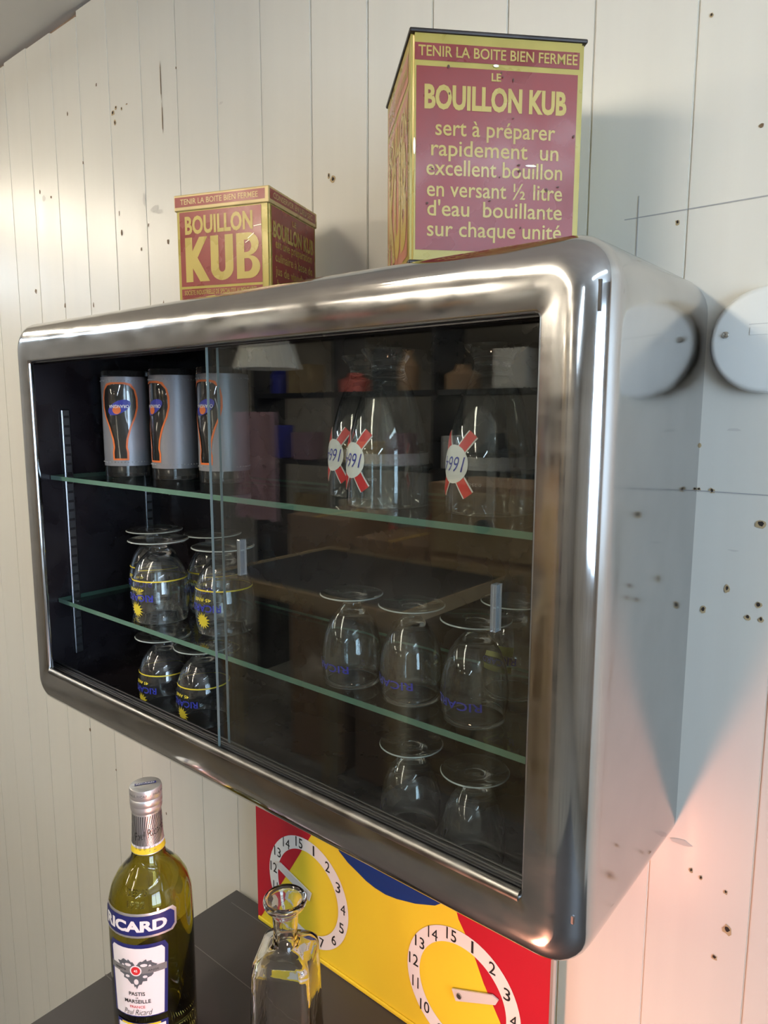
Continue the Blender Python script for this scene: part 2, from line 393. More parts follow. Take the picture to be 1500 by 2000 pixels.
lamp(10, -60, -46, 'cool', 'unseen cool white twin tube lamp added as fill at the back right')
lamp(10, -44, -30, 'cool', 'unseen cool white twin tube lamp added as fill right of the middle')

# ================================================================ display cabinet
X0, X1, Z0, Z1, YF = -9.02, .25, -4.0, 1.88, -2.42
OX0, OX1, OZ0, OZ1 = -8.49, -.277, -3.41, 1.308
RC, RF = .38, .30
cab = tag(empty('display_cabinet', (0, 0, 0)), 'wide polished steel display cabinet with rounded corners and sliding glass doors', 'cabinet')
bm = bmesh.new(); rings = []; NS = 8
def ring(inset, y):
    return [bm.verts.new((a, y, b)) for a, b in rrect(X0+inset, X1-inset, Z0+inset, Z1-inset, max(RC-inset*.75, .1), NS)]
rings.append(ring(0, 0)); rings.append(ring(0, -1.0)); rings.append(ring(0, YF+.36))
FA, FB, FN = .32, .30, 2.1
for k in range(0, 17):
    t = PI/2*k/16; rings.append(ring(FA*(1-math.cos(t)**(2/FN)), YF+FB*(1-math.sin(t)**(2/FN))))
op = lambda g, y: [bm.verts.new((a, y, b)) for a, b in rrect(OX0-g, OX1+g, OZ0-g, OZ1+g, .035+max(g, 0), NS)]
rings += [op(.03, YF+.010), op(.012, YF+.014), op(0, YF+.03), op(0, YF+.09), op(.05, YF+.095)]
for A, Bq in zip(rings, rings[1:]):
    for i in range(len(A)): j = (i+1) % len(A); bm.faces.new((A[i], A[j], Bq[j], Bq[i]))
nf = 13
body = link('body', bm, ['steel', 'steel_scratch'], cab, smooth=.9)
nr = 4*(NS+1)
for p in body.data.polygons:
    if nr*16 <= p.index < nr*(len(rings)-4): p.material_index = 1
bm = bmesh.new(); I0, I1, J0, J1 = X0+.08, X1-.08, Z0+.18, Z1-.1
lr = []
for g, y in ((0, YF+.1), (0, -.005), (.03, -.03), (.03, YF+.1)): lr.append([bm.verts.new((a, y, b)) for a, b in rrect(I0+g, I1-g, J0+g, J1-g, .33, 6)])
for A, Bq in zip(lr, lr[1:]+lr[:1]):
    for i in range(len(A)): j = (i+1) % len(A); bm.faces.new((A[i], A[j], Bq[j], Bq[i]))
bm.faces.new(lr[2])
link('lining', bm, 'black', cab, smooth=.6)
FL = J0+.03
bm = bmesh.new()
for a in ((OX0-.4, OX1+.3, YF+.1, YF+.31, FL, OZ0-.07),): box(bm, *a)
link('sill', bm, 'black_trim', cab)
for y in (.085, .145, .185, .225, .285): link('track', B(I0, I1, YF+y-.014, YF+y+.014, OZ0-.07, OZ0+.005, bev=.008), 'chrome_dark', cab)
for y in (.085, .185, .285): link('top_track', B(I0, I1, YF+y-.01, YF+y+.01, OZ1-.02, OZ1+.2), 'black_trim', cab)
lip = cyl(bmesh.new(), (OX0+.02, YF+.045, OZ0-.015), (OX1-.02, YF+.045, OZ0-.015), .05, 16)
link('sill_lip', lip, 'lip_steel', cab, smooth=.8)
# slotted shelf standards
for y, x in ((-1.70, I0+.03), (-.28, I0+.03)):
    st = link('shelf_standard', B(x, x+.05, y-.075, y+.075, -3.4, .62, bev=.02), 'chrome_dark', cab)
    for k in range(26): link('slot', B(x+.045, x+.056, y-.045, y+.045, .48-k*.15, .52-k*.15), 'black_trim', st)
# shelves
S1, S2 = -.414, -2.408
for z in (S1, S2):
    sh = link('shelf', B(I0+.05, I1-.05, -1.985, -.04, z-.065, z), 'shelf', cab)
    link('shelf_edge', B(I0+.05, I1-.05, -1.99, -1.984, z-.065, z, ), 'shelf_edge', sh)
    link('shelf_edge', B(I0+.045, I0+.05, -1.985, -.04, z-.065, z), 'shelf_edge', sh)
    link('back_edge', B(I0+.05, I1-.05, -.04, -.034, z-.045, z-.01), 'shelf_edge', sh)
    for y in (-1.7, -.28):
        for xx in (I0+.03, I1-.19): link('shelf_clip', B(xx, xx+.16, y-.04, y+.04, z-.10, z-.067, bev=.01), 'chrome_dark', sh)
# sliding doors
for y, xa, lab in ((-2.30, -4.39, 'front glass door slid to the right, with clear pulls'), (-2.17, -4.37, 'rear glass door slid behind the front one')):
    dr = link('sliding_door', B(xa, I1-.04, y-.016, y+.016, OZ0-.03, OZ1+.15), 'pane', cab); dr['label'] = lab
    link('door_edge', B(xa-.004, xa, y-.016, y+.016, OZ0-.03, OZ1+.15), 'pane_edge', dr)
    if y < -2.2:
        for x, z in ((-3.80, -1.0), (-.60, -1.0)): link('door_pull', B(x-.03, x+.03, y-.11, y-.017, z-.2, z+.2, bev=.008), 'pull', dr)

# ================================================================ glasses
ROUTL = [(0, .34), (.05, .12), (.10, .092), (.15, .10), (.18, .14), (.235, .20), (.34, .27), (.48, .315), (.62, .337), (.74, .338), (.88, .325), (1.0, .307), (1.02, .303)]
ROUT = [(0, .34), (.05, .12), (.10, .092), (.15, .10), (.20, .15), (.27, .205), (.34, .25), (.44, .292), (.53, .314), (.62, .328), (.74, .336), (.84, .331), (.93, .319), (1.02, .303)]
def tulip(h, k, name):
    q = h/1.02
    P = [(0, .012), (.12, .02), (.30, .004), (.345, .010), (.352, .022), (.335, .036), (.20, .050), (.12, .066), (.096, .085), (.092, .11), (.10, .145), (.14, .175), (.2, .235), (.27, .34), (.315, .48), (.337, .62), (.338, .74),
         (.325, .88), (.307, 1.0), (.303, 1.018), (.297, 1.02), (.293, 1.012), (.311, .88), (.324, .74), (.323, .62), (.30, .48), (.255, .348), (.184, .25), (.11, .205), (0, .19)]
    if name == 'r':
        P = P[:10]+[(.10, .15), (.15, .20), (.205, .27), (.25, .34), (.292, .44), (.314, .53), (.328, .62), (.336, .74), (.331, .84), (.319, .93), (.304, 1.015), (.298, 1.02), (.292, 1.012), (.306, .93), (.318, .84), (.323, .74), (.315, .62), (.301, .53), (.279, .44), (.236, .345), (.19, .28), (.13, .228), (0, .20)]
    P = [(r*k, h-z*q) for r, z in P]
    return P
HR, HL = 1.02, 1.19
rR = interp([(z, r) for z, r in ROUT]); kL = 1.215
rL = interp([(z*HL/1.02, r*kL) for z, r in ROUTL])
meshR = tulip(HR, 1, 'r'); meshL = tulip(HL, kL, 'l')
def camang(x, y): return math.degrees(math.atan2(-7.2895-y, 2.2435-x))
# right kind: plain blue lettering near the rim
def stem_plain(first=True):
    g = link('beer_glass', lathe(meshR, 56), 'glass', smooth=.9)
    p = Print().text('RICARD', 0, .79, w=.58, h=.085, bold=.012)
    link('lettering', p.wrap(rR, -104, HR, step=.05), 'blue_print', g)
    return g
specR = [(-2.873, -1.595, S2, 1, 'short stemmed glass on the middle shelf, leftmost behind the door'),
         (-2.076, -1.543, S2, 1, 'short stemmed glass on the middle shelf, second from left behind the door'),
         (-1.277, -1.565, S2, 1, 'short stemmed glass at the front right of the middle shelf, beside the door pull'),
         (-1.95, -1.70, FL, .95, 'short stemmed glass on the cabinet floor, left one of the right-hand pair'),
         (-1.13, -1.77, FL, .95, 'short stemmed glass on the cabinet floor, nearest the bottom right corner')]
def rims(o, test):
    o.data.materials.append(M['rim_glass'])
    for p in o.data.polygons:
        c = p.center/S
        if test(math.hypot(c.x, c.y), c.z): p.material_index = 1
    return o
g0 = rims(stem_plain(), lambda r, z: z < .008 or (r > .345))
for i, (x, y, z, k, lab) in enumerate(specR):
    g = g0 if i == 0 else copy_tree(g0)
    g.location = Vector((x, y, z+.001))*S; g.scale = (k,)*3
    g.rotation_euler = (0, 0, math.radians((0, 4, 8, -20, -25)[i])); tag(g, lab, 'glass', 'short stemmed glasses behind the sliding door')
g = rims(link('beer_glass', lathe(meshR, 56), 'glass', smooth=.9, loc=(-1.32, -.74, S2+.001)), lambda r, z: z < .008 or (r > .345))
p = Print().add(poly2d(rect2d(-.17, .17, .14, .20))).add(poly2d(rect2d(-.17, .17, -.06, .03)))
for v in p.bm.verts: v.co.y += .50
link('logo_bars', p.wrap(rR, -92, HR, step=.05), 'olive_print', g)
p = Print().text('RICARD', 0, .585, w=.42, h=.08, bold=.012)
link('lettering', p.wrap(rR, -92, HR, step=.05), 'blue_print', g)
tag(g, 'short stemmed glass with yellow bars logo at the back right of the middle shelf', 'glass', 'short stemmed glasses behind the sliding door')
# left kind: taller, with yellow ring, blue lettering and a yellow sun
gL = rims(link('beer_glass', lathe(meshL, 56), 'glass', smooth=.9), lambda r, z: z < .009 or (r > .418 and z > 1.0))
p = Print(); N2 = 2*PI*.36
ringloop = rect2d(-1.28, 1.28, .560, .578)
p.add(poly2d(ringloop)); link('yellow_line', p.wrap(rL, -33, HL, step=.1, off=.005), 'yellow_print', gL)
p = Print().text('45 ANIS', 0, .69, w=.30, h=.045, bold=.02)
sun = []
for k in range(28): a = 2*PI*k/28; q = .125 if k % 2 else .07; sun.append((q*math.cos(a), .98+q*math.sin(a)))
p.add(poly2d(sun)); link('sun_emblem', p.wrap(rL, -88, HL, step=.05, off=.005), 'yellow_print', gL)
p = Print().text('RICARD', 0, .80, w=.52, h=.10, bold=.02)
link('lettering', p.wrap(rL, -84, HL, step=.05, off=.006), 'blue_print', gL)
specL = [(-6.652, -1.555, S2, 1, 'stemmed glass with yellow line, left front of four on the middle shelf'),
         (-7.45, -1.10, S2, 1, 'stemmed glass with yellow line, left rear of four on the middle shelf'),
         (-5.50, -1.30, S2, 1, 'stemmed glass with yellow line, right front of four, behind the door edge'),
         (-6.45, -.75, S2, 1, 'stemmed glass with yellow line, right rear of four on the middle shelf'),
         (-6.72, -1.50, FL, .94, 'stemmed glass with yellow line on the cabinet floor, left one'),
         (-5.86, -1.43, FL, .94, 'stemmed glass with yellow line on the cabinet floor, beside the door edge')]
for i, (x, y, z, k, lab) in enumerate(specL):
    g = gL if i == 0 else copy_tree(gL)
    g.location = Vector((x, y, z+.001))*S; g.scale = (k,)*3; g.rotation_euler = (0, 0, math.radians((0, 4, 3, 10, -4, -2)[i]))
    tag(g, lab, 'glass', 'stemmed glasses with a yellow line at the left')
# upturned flared beer glasses on the top shelf (z up = as it stands, rim down)
HK = 1.66
prof = [(.448, 0), (.452, .02), (.450, .25), (.446, .50), (.435, .62), (.405, .78), (.36, .95), (.315, 1.10), (.262, 1.25), (.20, 1.38), (.180, 1.44), (.185, 1.50), (.23, 1.57), (.285, 1.63), (.29, 1.655), (.27, 1.66), (0, 1.65)]
inn = [(0, 1.45), (.12, 1.42), (.165, 1.37), (.24, 1.25), (.296, 1.10), (.343, .95), (.39, .78), (.420, .62), (.431, .50), (.436, .25), (.436, .02), (.448, 0)]
gK = link('tall_beer_glass', lathe(prof[::-1]+[(.44, -.002)]+inn[::-1][1:], 64), 'glass', smooth=.9)
rims(gK, lambda r, z: z < .004)
rK = interp([(z, r) for r, z in prof[:12]])
def wrapK(p, ang, off, step=.06): return p.wrap(lambda v: rK(HK-v), ang, HK, off=off, step=step, zstep=.08)
ub = lambda z: HK-z
p = Print().add(poly2d(rect2d(-1.36, 1.36, ub(.565), ub(.44)))); link('frosted_band', wrapK(p, 0, .004), 'frost', gK)
def ribbon(sg, w, L0):
    out = []
    for su in (-1, 1):
        c, n = math.cos(math.radians(58)), math.sin(math.radians(58))
        out.append([(su*(L0*c)+(-w*n*sg), sg*(L0*n)+w*c*su*0), (0, 0)])
    return out
CZ = .49
def band(a, w, L):
    a = math.radians(a); ux, uy = math.cos(a), math.sin(a); nx, ny = -uy, ux
    return [(-L*ux-w*nx, ub(CZ)-L*uy-w*ny), (L*ux-w*nx, ub(CZ)+L*uy-w*ny), (L*ux+w*nx, ub(CZ)+L*uy+w*ny), (-L*ux+w*nx, ub(CZ)-L*uy+w*ny)]
p = Print().add(poly2d(band(55, .068, .36))).add(poly2d(band(-55, .068, .36))); link('ribbon_edge', wrapK(p, -109, .005), 'white_print', gK)
p = Print().add(poly2d(band(55, .053, .365))).add(poly2d(band(-55, .053, .365))); link('ribbon', wrapK(p, -109, .008), 'red_print', gK)
p = Print().add(poly2d(disc2d(0, ub(CZ), .20, .19))); link('badge', wrapK(p, -109, .011), 'white_print', gK)
p = Print().text('1664', 0, ub(CZ), w=.33, h=.15, shear=.3, bold=-.004); link('lettering', wrapK(p, -109, .014, .04), 'blue_print', gK)
p = Print().text('0.25L', 0, ub(.30), w=.13, h=.03); link('volume_mark', wrapK(p, -74, .005), 'white_fade', gK)
for i, (x, y, lab) in enumerate([(-2.621, -1.274, 'flared beer glass with red ribbon badge, front one of the pair on the top shelf'),
                                 (-3.42, -.72, 'flared beer glass with red ribbon badge, partly hidden behind another on the top shelf'),
                                 (-1.455, -1.06, 'flared beer glass with red ribbon badge, rightmost on the top shelf')]):
    g = gK if i == 0 else copy_tree(gK)
    g.location = Vector((x, y, S1+.001))*S; g.rotation_euler = (0, 0, math.radians((0, 0, -4)[i])); tag(g, lab, 'beer glass', 'flared beer glasses on the top shelf')
# tumblers with silver grey coat and a bottle shaped window
HT, RT = 1.62, .358
gT = link('tumbler', lathe([(0, HT), (RT-.03, HT), (RT-.005, HT-.01), (RT, HT-.03), (RT, .02), (RT-.01, 0), (RT-.02, 0), (RT-.028, .02), (RT-.028, HT-.13), (RT-.06, HT-.16), (0, HT-.16)], 48), 'glass', smooth=.7)
half = [(0, .28), (.098, .28), (.102, .38), (.085, .46), (.10, .58), (.155, .76), (.225, .92), (.262, 1.06), (.262, 1.20), (.235, 1.32), (.17, 1.395), (.08, 1.415), (0, 1.415)]
def win_loop(g):
    out = []
    for x, z in half:
        zz = z+(-g if z < .3 else (g if z > 1.35 else 0)); out.append((x+g if x > 0 else 0, HT-zz))
    L_ = [(-x, z) for x, z in out[::-1][1:-1]]
    return out+L_
coat = Print().add(poly2d(rect2d(-1.12, 1.12, HT-1.52, HT-.17), win_loop(0)))
link('coat', coat.wrap(RT, -50, HT, off=.004, step=.07), 'grey_coat', gT)
p = Print().add(poly2d(win_loop(.022), win_loop(-.006))); link('orange_outline', p.wrap(RT, -50, HT, off=.008, step=.07), 'orange_print', gT)
p = Print().add(poly2d(disc2d(0, 0, .175, .10))); 
for v in p.bm.verts: v.co.x, v.co.y = v.co.x, v.co.y+HT-1.06+.35*v.co.x
link('logo', p.wrap(RT, -50, HT, off=.006, step=.07), 'blue_print', gT)
p = Print().add(poly2d(disc2d(.03, HT-1.02, .065, .06))); link('logo_orange', p.wrap(RT, -50, HT, off=.009, step=.07), 'orange_print', gT)
p = Print().text('ORANGINA', 0, HT-1.075, w=.30, h=.05, bold=.01); link('lettering', p.wrap(RT, -50, HT, off=.011, step=.07), 'white_print', gT)
bm = bmesh.new()
for zz in (.23, 1.46):
    for k in range(44):
        a = 2*PI*k/44; c = Vector(((RT+.006)*math.cos(a), (RT+.006)*math.sin(a), zz)); bmesh.ops.create_cube(bm, size=.014, matrix=Matrix.Translation(c))
link('dots', bm, 'white_fade', gT)
for i, (x, y, a, lab) in enumerate([(-7.971, -1.165, 0, 'grey tumbler with orange bottle outline, leftmost on the top shelf'),
                                    (-6.944, -.991, -41, 'grey tumbler turned to the left, middle one of three'),
                                    (-6.007, -.832, -34, 'grey tumbler partly behind the edge of the glass door')]):
    g = gT if i == 0 else copy_tree(gT)
    g.location = Vector((x, y, S1+.001))*S; g.rotation_euler = (0, 0, math.radians(a)); tag(g, lab, 'tumbler', 'grey coated tumblers on the top shelf')

# ================================================================ tins
def tin_body(w, h, bev=.02):
    bm = B(0, w, 0, w, 0, h)
    es = [e for e in bm.edges if abs(e.verts[0].co.z-e.verts[1].co.z) > .1]
    bmesh.ops.bevel(bm, geom=es, offset=bev, segments=3, affect='EDGES'); return bm
# small tin: origin at its front left bottom corner
a1 = math.radians(19.7)
W1, H1, HL1 = 1.27, 1.27, .19
zt1 = 3.17
t1 = tag(empty('storage_tin', (-5.425, -1.91, Z1), a1), 'small square red and yellow tin with a lid and huge letters', 'tin', 'old stock cube tins on the cabinet')
link('tin_body', tin_body(W1, zt1-Z1-.03), 'tin_yellow', t1, smooth=.5)
bm = B(-.015, W1+.015, -.015, W1+.015, zt1-Z1-HL1, zt1-Z1, bev=.014)
lid = link('lid', bm, 'tin_cream', t1)
h1 = zt1-Z1
FX = ((0, 0, 0), (1, 0, 0), (0, 0, 1)); SX = ((W1, 0, 0), (0, 1, 0), (0, 0, 1))
def pr2(par, name, m, faces, off, build):
    p = Print(); build(p); return link(name, p.flat(*faces, off=off), m, par)
# front face
pr2(t1, 'red_field', 'tin_red', FX, .003, lambda p: p.add(poly2d(rect2d(.05, W1-.10, .22, h1-HL1-.012))).add(poly2d(rect2d(.05, W1-.10, .02, .19))))
def fr(p):
    p.text('BOUILLON', W1*.465, h1-HL1-.17, w=.93, h=.215, bold=.035, spacing=1.02)
    # the three heavy condensed letters, drawn as outlines
    x, b, t = .12, .27, h1-HL1-.31; hh = t-b; mid = (b+t)/2
    p.add(poly2d([(x, b), (x+.10, b), (x+.10, mid-.10), (x+.20, b), (x+.335, b), (x+.17, mid+.02), (x+.315, t), (x+.20, t), (x+.10, mid+.10), (x+.10, t), (x, t)]))
    x = .475; q = .14
    out = [(x, t), (x, b+q)]+[(x+.155-.155*math.cos(a), b+q-q*math.sin(a)) for a in [PI*k/12 for k in range(1, 12)]]+[(x+.31, b+q), (x+.31, t), (x+.20, t), (x+.20, b+.15)]+[(x+.155+.045*math.cos(a), b+.145-.05*math.sin(a)) for a in [PI*k/6 for k in range(1, 6)]]+[(x+.11, b+.15), (x+.11, t)]
    p.add(poly2d(out))
    x = .83
    def D(z0, z1, xr, r):
        return [(xr-r+r*math.sin(a), (z0+z1)/2-((z1-z0)/2)*math.cos(a)) for a in [PI*k/12 for k in range(13)]]
    outer = [(x, b)]+D(b, mid+.0, x+.315, .14)+[(x+.27, mid)]+D(mid+.0, t, x+.30, .14)+[(x, t)]
    h1_ = [(x+.105, b+.08)]+D(b+.08, mid-.03, x+.21, .06)+[(x+.105, mid-.03)]
    h2_ = [(x+.105, mid+.04)]+D(mid+.04, t-.08, x+.20, .06)+[(x+.105, t-.08)]
    p.add(poly2d(outer, h1_, h2_))
    p.text('SOCIETE INDUSTRIELLE DE SPECIALITES ALIMENTAIRES', W1*.465, .145, w=1.0, h=.055, bold=.01)
    p.text('PARIS', W1*.465, .06, w=.16, h=.045, bold=.01)
pr2(t1, 'lettering', 'tin_text', FX, .006, fr)
pr2(t1, 'red_field', 'tin_red', SX, .003, lambda p: p.add(poly2d(rect2d(.055, W1-.05, .03, h1-HL1-.012))))
def sd(p):
    p.text('LE', W1*.5, h1-HL1-.10, w=.10, h=.065, bold=.02)
    p.text('BOUILLON KUB', W1*.5, h1-HL1-.27, w=1.10, h=.19, bold=.035)
    for i, s in enumerate(['est une préparation', 'culinaire à base de', 'jus de viande de', 'boeuf et de']):
        p.line(s, W1*.5-(0, 0, .03, .12)[i], h1-HL1-.47-.155*i, (1.0, 1.02, .95, .7)[i], .066, bold=.01)
pr2(t1, 'lettering', 'tin_text', SX, .006, sd)
FXl = ((0, -.015, 0), (1, 0, 0), (0, 0, 1)); SXl = ((W1+.015, 0, 0), (0, 1, 0), (0, 0, 1))
for f, s in ((FXl, 'TENIR LA BOITE BIEN FERMEE'), (SXl, 'CONSERVER EN LIEU SEC')):
    p = Print().add(poly2d(rect2d(.0, W1-.04, h1-HL1+.045, h1-.03))); link('red_band', p.flat(*f, off=.002), 'tin_red', lid)
    p = Print().text(s, W1*.48, h1-HL1*.46, w=1.06, h=.065, bold=.008); link('lettering', p.flat(*f, off=.004), 'tin_cream', lid)
for x, z, w_, r in ((1.03, .75, .05, .6), (.98, .69, .03, .5), (1.12, .86, .05, .1)): link('scratch', Print().add(poly2d(rect2d(-w_, w_, -.004, .004)), x, z, r).flat(*FX, off=.009), 'scratch', t1)
# tall tin
a2 = math.radians(46.5); W2 = 1.519; zt2 = 3.75
t2 = tag(empty('storage_tin', (-1.633, -2.195, Z1-.025), a2), 'tall red and yellow tin with dark rims and many lines of text', 'tin', 'old stock cube tins on the cabinet')
h2 = zt2-Z1
link('tin_body', tin_body(W2, h2, .03), 'tin_yellow', t2, smooth=.5)
for z, hh, n in ((h2-.005, .035, 'top_rim'), (0, .04, 'bottom_rim')): link(n, box(bmesh.new(), -.018, W2+.018, -.018, W2+.018, z, z+hh, bev=.014), 'tin_rim', t2)
F2 = ((0, 0, 0), (1, 0, 0), (0, 0, 1)); L2 = ((0, W2, 0), (0, -1, 0), (0, 0, 1))
pr2(t2, 'red_field', 'tin_red', F2, .003, lambda p: p.add(poly2d(rect2d(.045, W2-.06, .125, 1.61))).add(poly2d(rect2d(.03, W2-.05, 1.655, 1.79))))
def f2(p):
    p.text('TENIR LA BOITE BIEN FERMEE', .755, 1.728, w=1.39, h=.085, bold=.012)
    p.text('LE', .735, 1.55, w=.085, h=.065, bold=.03)
    p.text('BOUILLON KUB', .74, 1.37, w=1.25, h=.20, bold=.04)
    rows = [('sert à préparer', .742, 1.11, 1.06), ('rapidement  un', .742, .945, 1.13), ('excellent bouillon', .742, .787, 1.21), ('en versant ½ litre', .748, .613, 1.21), ("d'eau  bouillante", .752, .454, 1.21), ('sur chaque unité', .752, .285, 1.21)]
    for t, u, c, w_ in rows: p.line(t, u, c-.043, w_, .083, bold=.008)
pr2(t2, 'lettering', 'tin_text', F2, .006, f2)
pr2(t2, 'red_field', 'tin_pink', L2, .003, lambda p: p.add(poly2d(rect2d(.10, W2-.14, .10, h2-.40))).add(poly2d(rect2d(.10, W2-.14, h2-.34, h2-.10))))
def l2(p):
    p.text('TENIR LA BOITE BIEN FERMEE', W2*.5, h2-.22, w=1.2, h=.10, bold=.012)
    p.text('BOUILLON', W2*.5, h2-.60, w=1.15, h=.28, bold=.05)
    p.text('KUB', W2*.5, .66, w=1.15, h=.95, bold=.05)
pr2(t2, 'lettering', 'tin_text', L2, .006, l2)
for x, z, w_, hh in ((.73, h2-.23, .025, .012), (1.06, h2-1.02, .05, .008), (.03, h2-.90, .01, .07)): link('scratch', Print().add(poly2d(disc2d(x, z, w_, hh, 9))).flat(*F2, off=.009), 'scratch', t2)
for k in range(16): link('rust_spot', Print().add(poly2d(disc2d(.1+1.35*random.random(), .3+1.4*random.random(), .006+.009*random.random(), .006+.01*random.random(), 7))).flat(*F2, off=.010+.0003*k), 'rust', t2)
for k in range(9): link('rust_spot', Print().add(poly2d(disc2d(.3+1.1*random.random(), .3+1.2*random.random(), .008, .02+.02*random.random(), 7))).flat(*L2, off=.010+.0003*k), 'rust', t2)

# ================================================================ table
ZT = -7.75
tb = tag(empty('side_table', (0, 0, ZT)), 'black wooden table with thin scored lines against the board wall', 'table')
xa, xb, ya = -6.99, 6.0, -9.5
link('table_top', B(xa, xb, ya, -.08, -.35, 0, bev=.02), 'table', tb)
for y in (-1.35, -2.55, -3.85, -5.1): link('scored_line', B(xa, xb, y-.006, y+.006, .0005, .002), 'table_line', tb)
link('scored_line', B(xa+.2, xb, -.36, -.35, .0005, .002), 'table_line', tb)
for x in (xa+.4, xb-.4):
    for y in (ya+.4, -.5): link('leg', B(x-.3, x+.3, y-.3, y+.3, ZF-ZT, -.35, bev=.03), 'table', tb)

# ================================================================ score panel
px, py, pz = -6.149, -.30, ZT
PW, PH = 5.25, 2.75
sp = tag(empty('score_panel', (px, py, pz+.003), math.radians(-1.0)), 'red, yellow and blue score board with two numbered dials, below the cabinet', 'score board')
bm = B(0, PW, 0, .05, 0, PH); link('board', bm, 'p_yellow', sp)
link('bottom_fold', B(.02, PW-.02, -.035, 0, 0, .07, bev=.02), 'p_yellow', sp)
link('side_edge', B(PW, PW+.035, -.01, .06, 0, PH), 'alu', sp)
PF = ((0, 0, 0), (1, 0, 0), (0, 0, 1))
def shp(name, m, loops, off): return link(name, Print().add(poly2d(*loops)).flat(*PF, off=off), m, sp)
shp('red_field', 'p_red', [[(0, 0.02), (.05, .02), (1.30, 2.02), (1.75, PH), (0, PH)]], .003)
shp('red_field', 'p_red', [[(3.70, PH), (3.97, 1.97), (4.16, 1.70), (4.36, 1.29), (4.60, .91), (4.9, .35), (5.05, .08), (PW, .08), (PW, PH)]], .003)
arc = [(1.55, PH)]+[(1.873, 2.005), (2.05, 1.90), (2.239, 1.835), (2.40, 1.775), (2.563, 1.744), (2.76, 1.735), (2.956, 1.764), (3.28, 1.85), (3.6, 1.979), (3.75, 2.1), (3.9, PH)]
shp('blue_field', 'p_blue', [arc], .005)
for (cx, cz, pang, plen) in ((1.19, 1.03, 163, .70), (4.03, .95, 25, .62)):
    dl = shp('dial', 'p_white', [disc2d(cx, cz, .87, .87, 64), disc2d(cx, cz, .665, .665, 64)], .009)
    dl['label'] = 'white numbered ring'
    for k in range(1, 16):
        a = math.radians(90-(k*24-12)); R_ = .768
        p = Print().text(str(k), cx+R_*math.cos(a), cz+R_*math.sin(a), h=.165, w=(.034 if k == 1 else .095) if k < 10 else (.105 if k == 11 else .155), bold=0 if '4' in str(k) else .007)
        link('numeral', p.flat(*PF, off=.012), 'p_black', dl)
    pt = Print().add(poly2d([(-.10, -.075), (plen-.07, -.06), (plen, 0), (plen-.07, .06), (-.10, .075)]), cx, cz, math.radians(pang)).flat(*PF, off=.02)
    ex = bmesh.ops.extrude_face_region(pt, geom=pt.faces[:])
    for v in [e for e in ex['geom'] if isinstance(e, bmesh.types.BMVert)]: v.co.y -= .02
    po = link('pointer', pt, 'pointer_white', sp)
    link('rivet', cyl(bmesh.new(), (cx, -.035, cz), (cx, -.06, cz), .035, 14), 'plated', po)

# ================================================================ green bottle
bx, by = -5.415, -2.692
HB = -4.09-ZT
bt = tag(empty('liquor_bottle', (bx, by, ZT+.002)), 'olive green glass bottle with white and blue labels and silver cap', 'bottle')
z = lambda zz: zz-ZT
out = [(0, 0), (.47, 0), (.515, .03), (.525, .08), (.525, z(-5.95)), (.524, z(-5.75)), (.512, z(-5.55)), (.465, z(-5.38)), (.385, z(-5.24)), (.285, z(-5.13)), (.215, z(-5.04)), (.19, z(-4.9)), (.165, z(-4.4)), (.16, HB-.05)]
inb = [(.13, HB-.05), (.135, z(-4.4)), (.155, z(-4.9)), (.18, z(-5.05)), (.25, z(-5.16)), (.35, z(-5.27)), (.43, z(-5.41)), (.478, z(-5.57)), (.491, z(-5.76)), (.492, z(-5.95)), (.492, .10), (.45, .06), (0, .09)]
link('bottle_glass', lathe(out+inb, 64), 'bottle', bt, smooth=.9)
capz = -4.385
nk = interp([(z(-4.94), .21), (z(-4.89), .198), (z(-4.4), .176), (HB, .17)])
link('neck_sleeve', lathe([(nk(z(-4.94)), z(-4.94)), (nk(z(-4.9)), z(-4.9)), (nk(z(-4.66)), z(-4.66)), (nk(z(-4.40)), z(-4.40))], 40), 'silver', bt, smooth=.9)
cp = lathe([(.178, z(-4.42)), (.19, z(-4.40)), (.197, z(-4.36)), (.190, z(-4.335)), (.190, z(-4.325)), (.199, z(-4.31)), (.199, z(-4.25)), (.190, z(-4.235)), (.199, z(-4.22)), (.200, z(-4.13)), (.192, z(-4.10)), (.17, z(-4.09)), (0, z(-4.088))], 48)
cap = link('screw_cap', cp, 'silver', bt, smooth=.6)
bang = camang(bx, by)
p = Print().add(poly2d(rect2d(-.13, .13, -.028, .028))); link('cap_print', p.flat((0, 0, z(-4.086)), (math.cos(math.radians(bang+90)), math.sin(math.radians(bang+90)), 0), (-math.cos(math.radians(bang)), -math.sin(math.radians(bang)), 0), off=.001), 'navy', cap)
p = Print().text('RICARD', 0, 0, w=.22, h=.03, bold=.02); link('cap_lettering', p.flat((0, 0, z(-4.085)), (math.cos(math.radians(bang+90)), math.sin(math.radians(bang+90)), 0), (-math.cos(math.radians(bang)), -math.sin(math.radians(bang)), 0), off=.002), 'foil_white', cap)
p = Print().text('PAUL RICARD  PAUL RICARD', 0, z(-4.16), w=.62, h=.032, bold=.01); link('cap_embossing', p.wrap(.2, bang+20, off=.002, step=.05), 'label_grey', cap)
p = Print()
for k in range(-16, 17):
    x0_ = k*.030; x1_ = k*.022
    p.add(poly2d([(x1_*.6-.003, z(-4.90)), (x1_*.6+.003, z(-4.90)), (x0_+.006, z(-4.44)), (x0_-.006, z(-4.44))]))
link('rays', p.wrap(nk, bang-35, off=.004, step=.05), 'foil_dark', bt)
p = Print().text('Paul Ricard', 0, z(-4.66), w=.42, h=.10, shear=.4, bold=-.012, rot=.25); link('signature', p.wrap(nk, bang+8, off=.007, step=.05), 'p_black', bt)
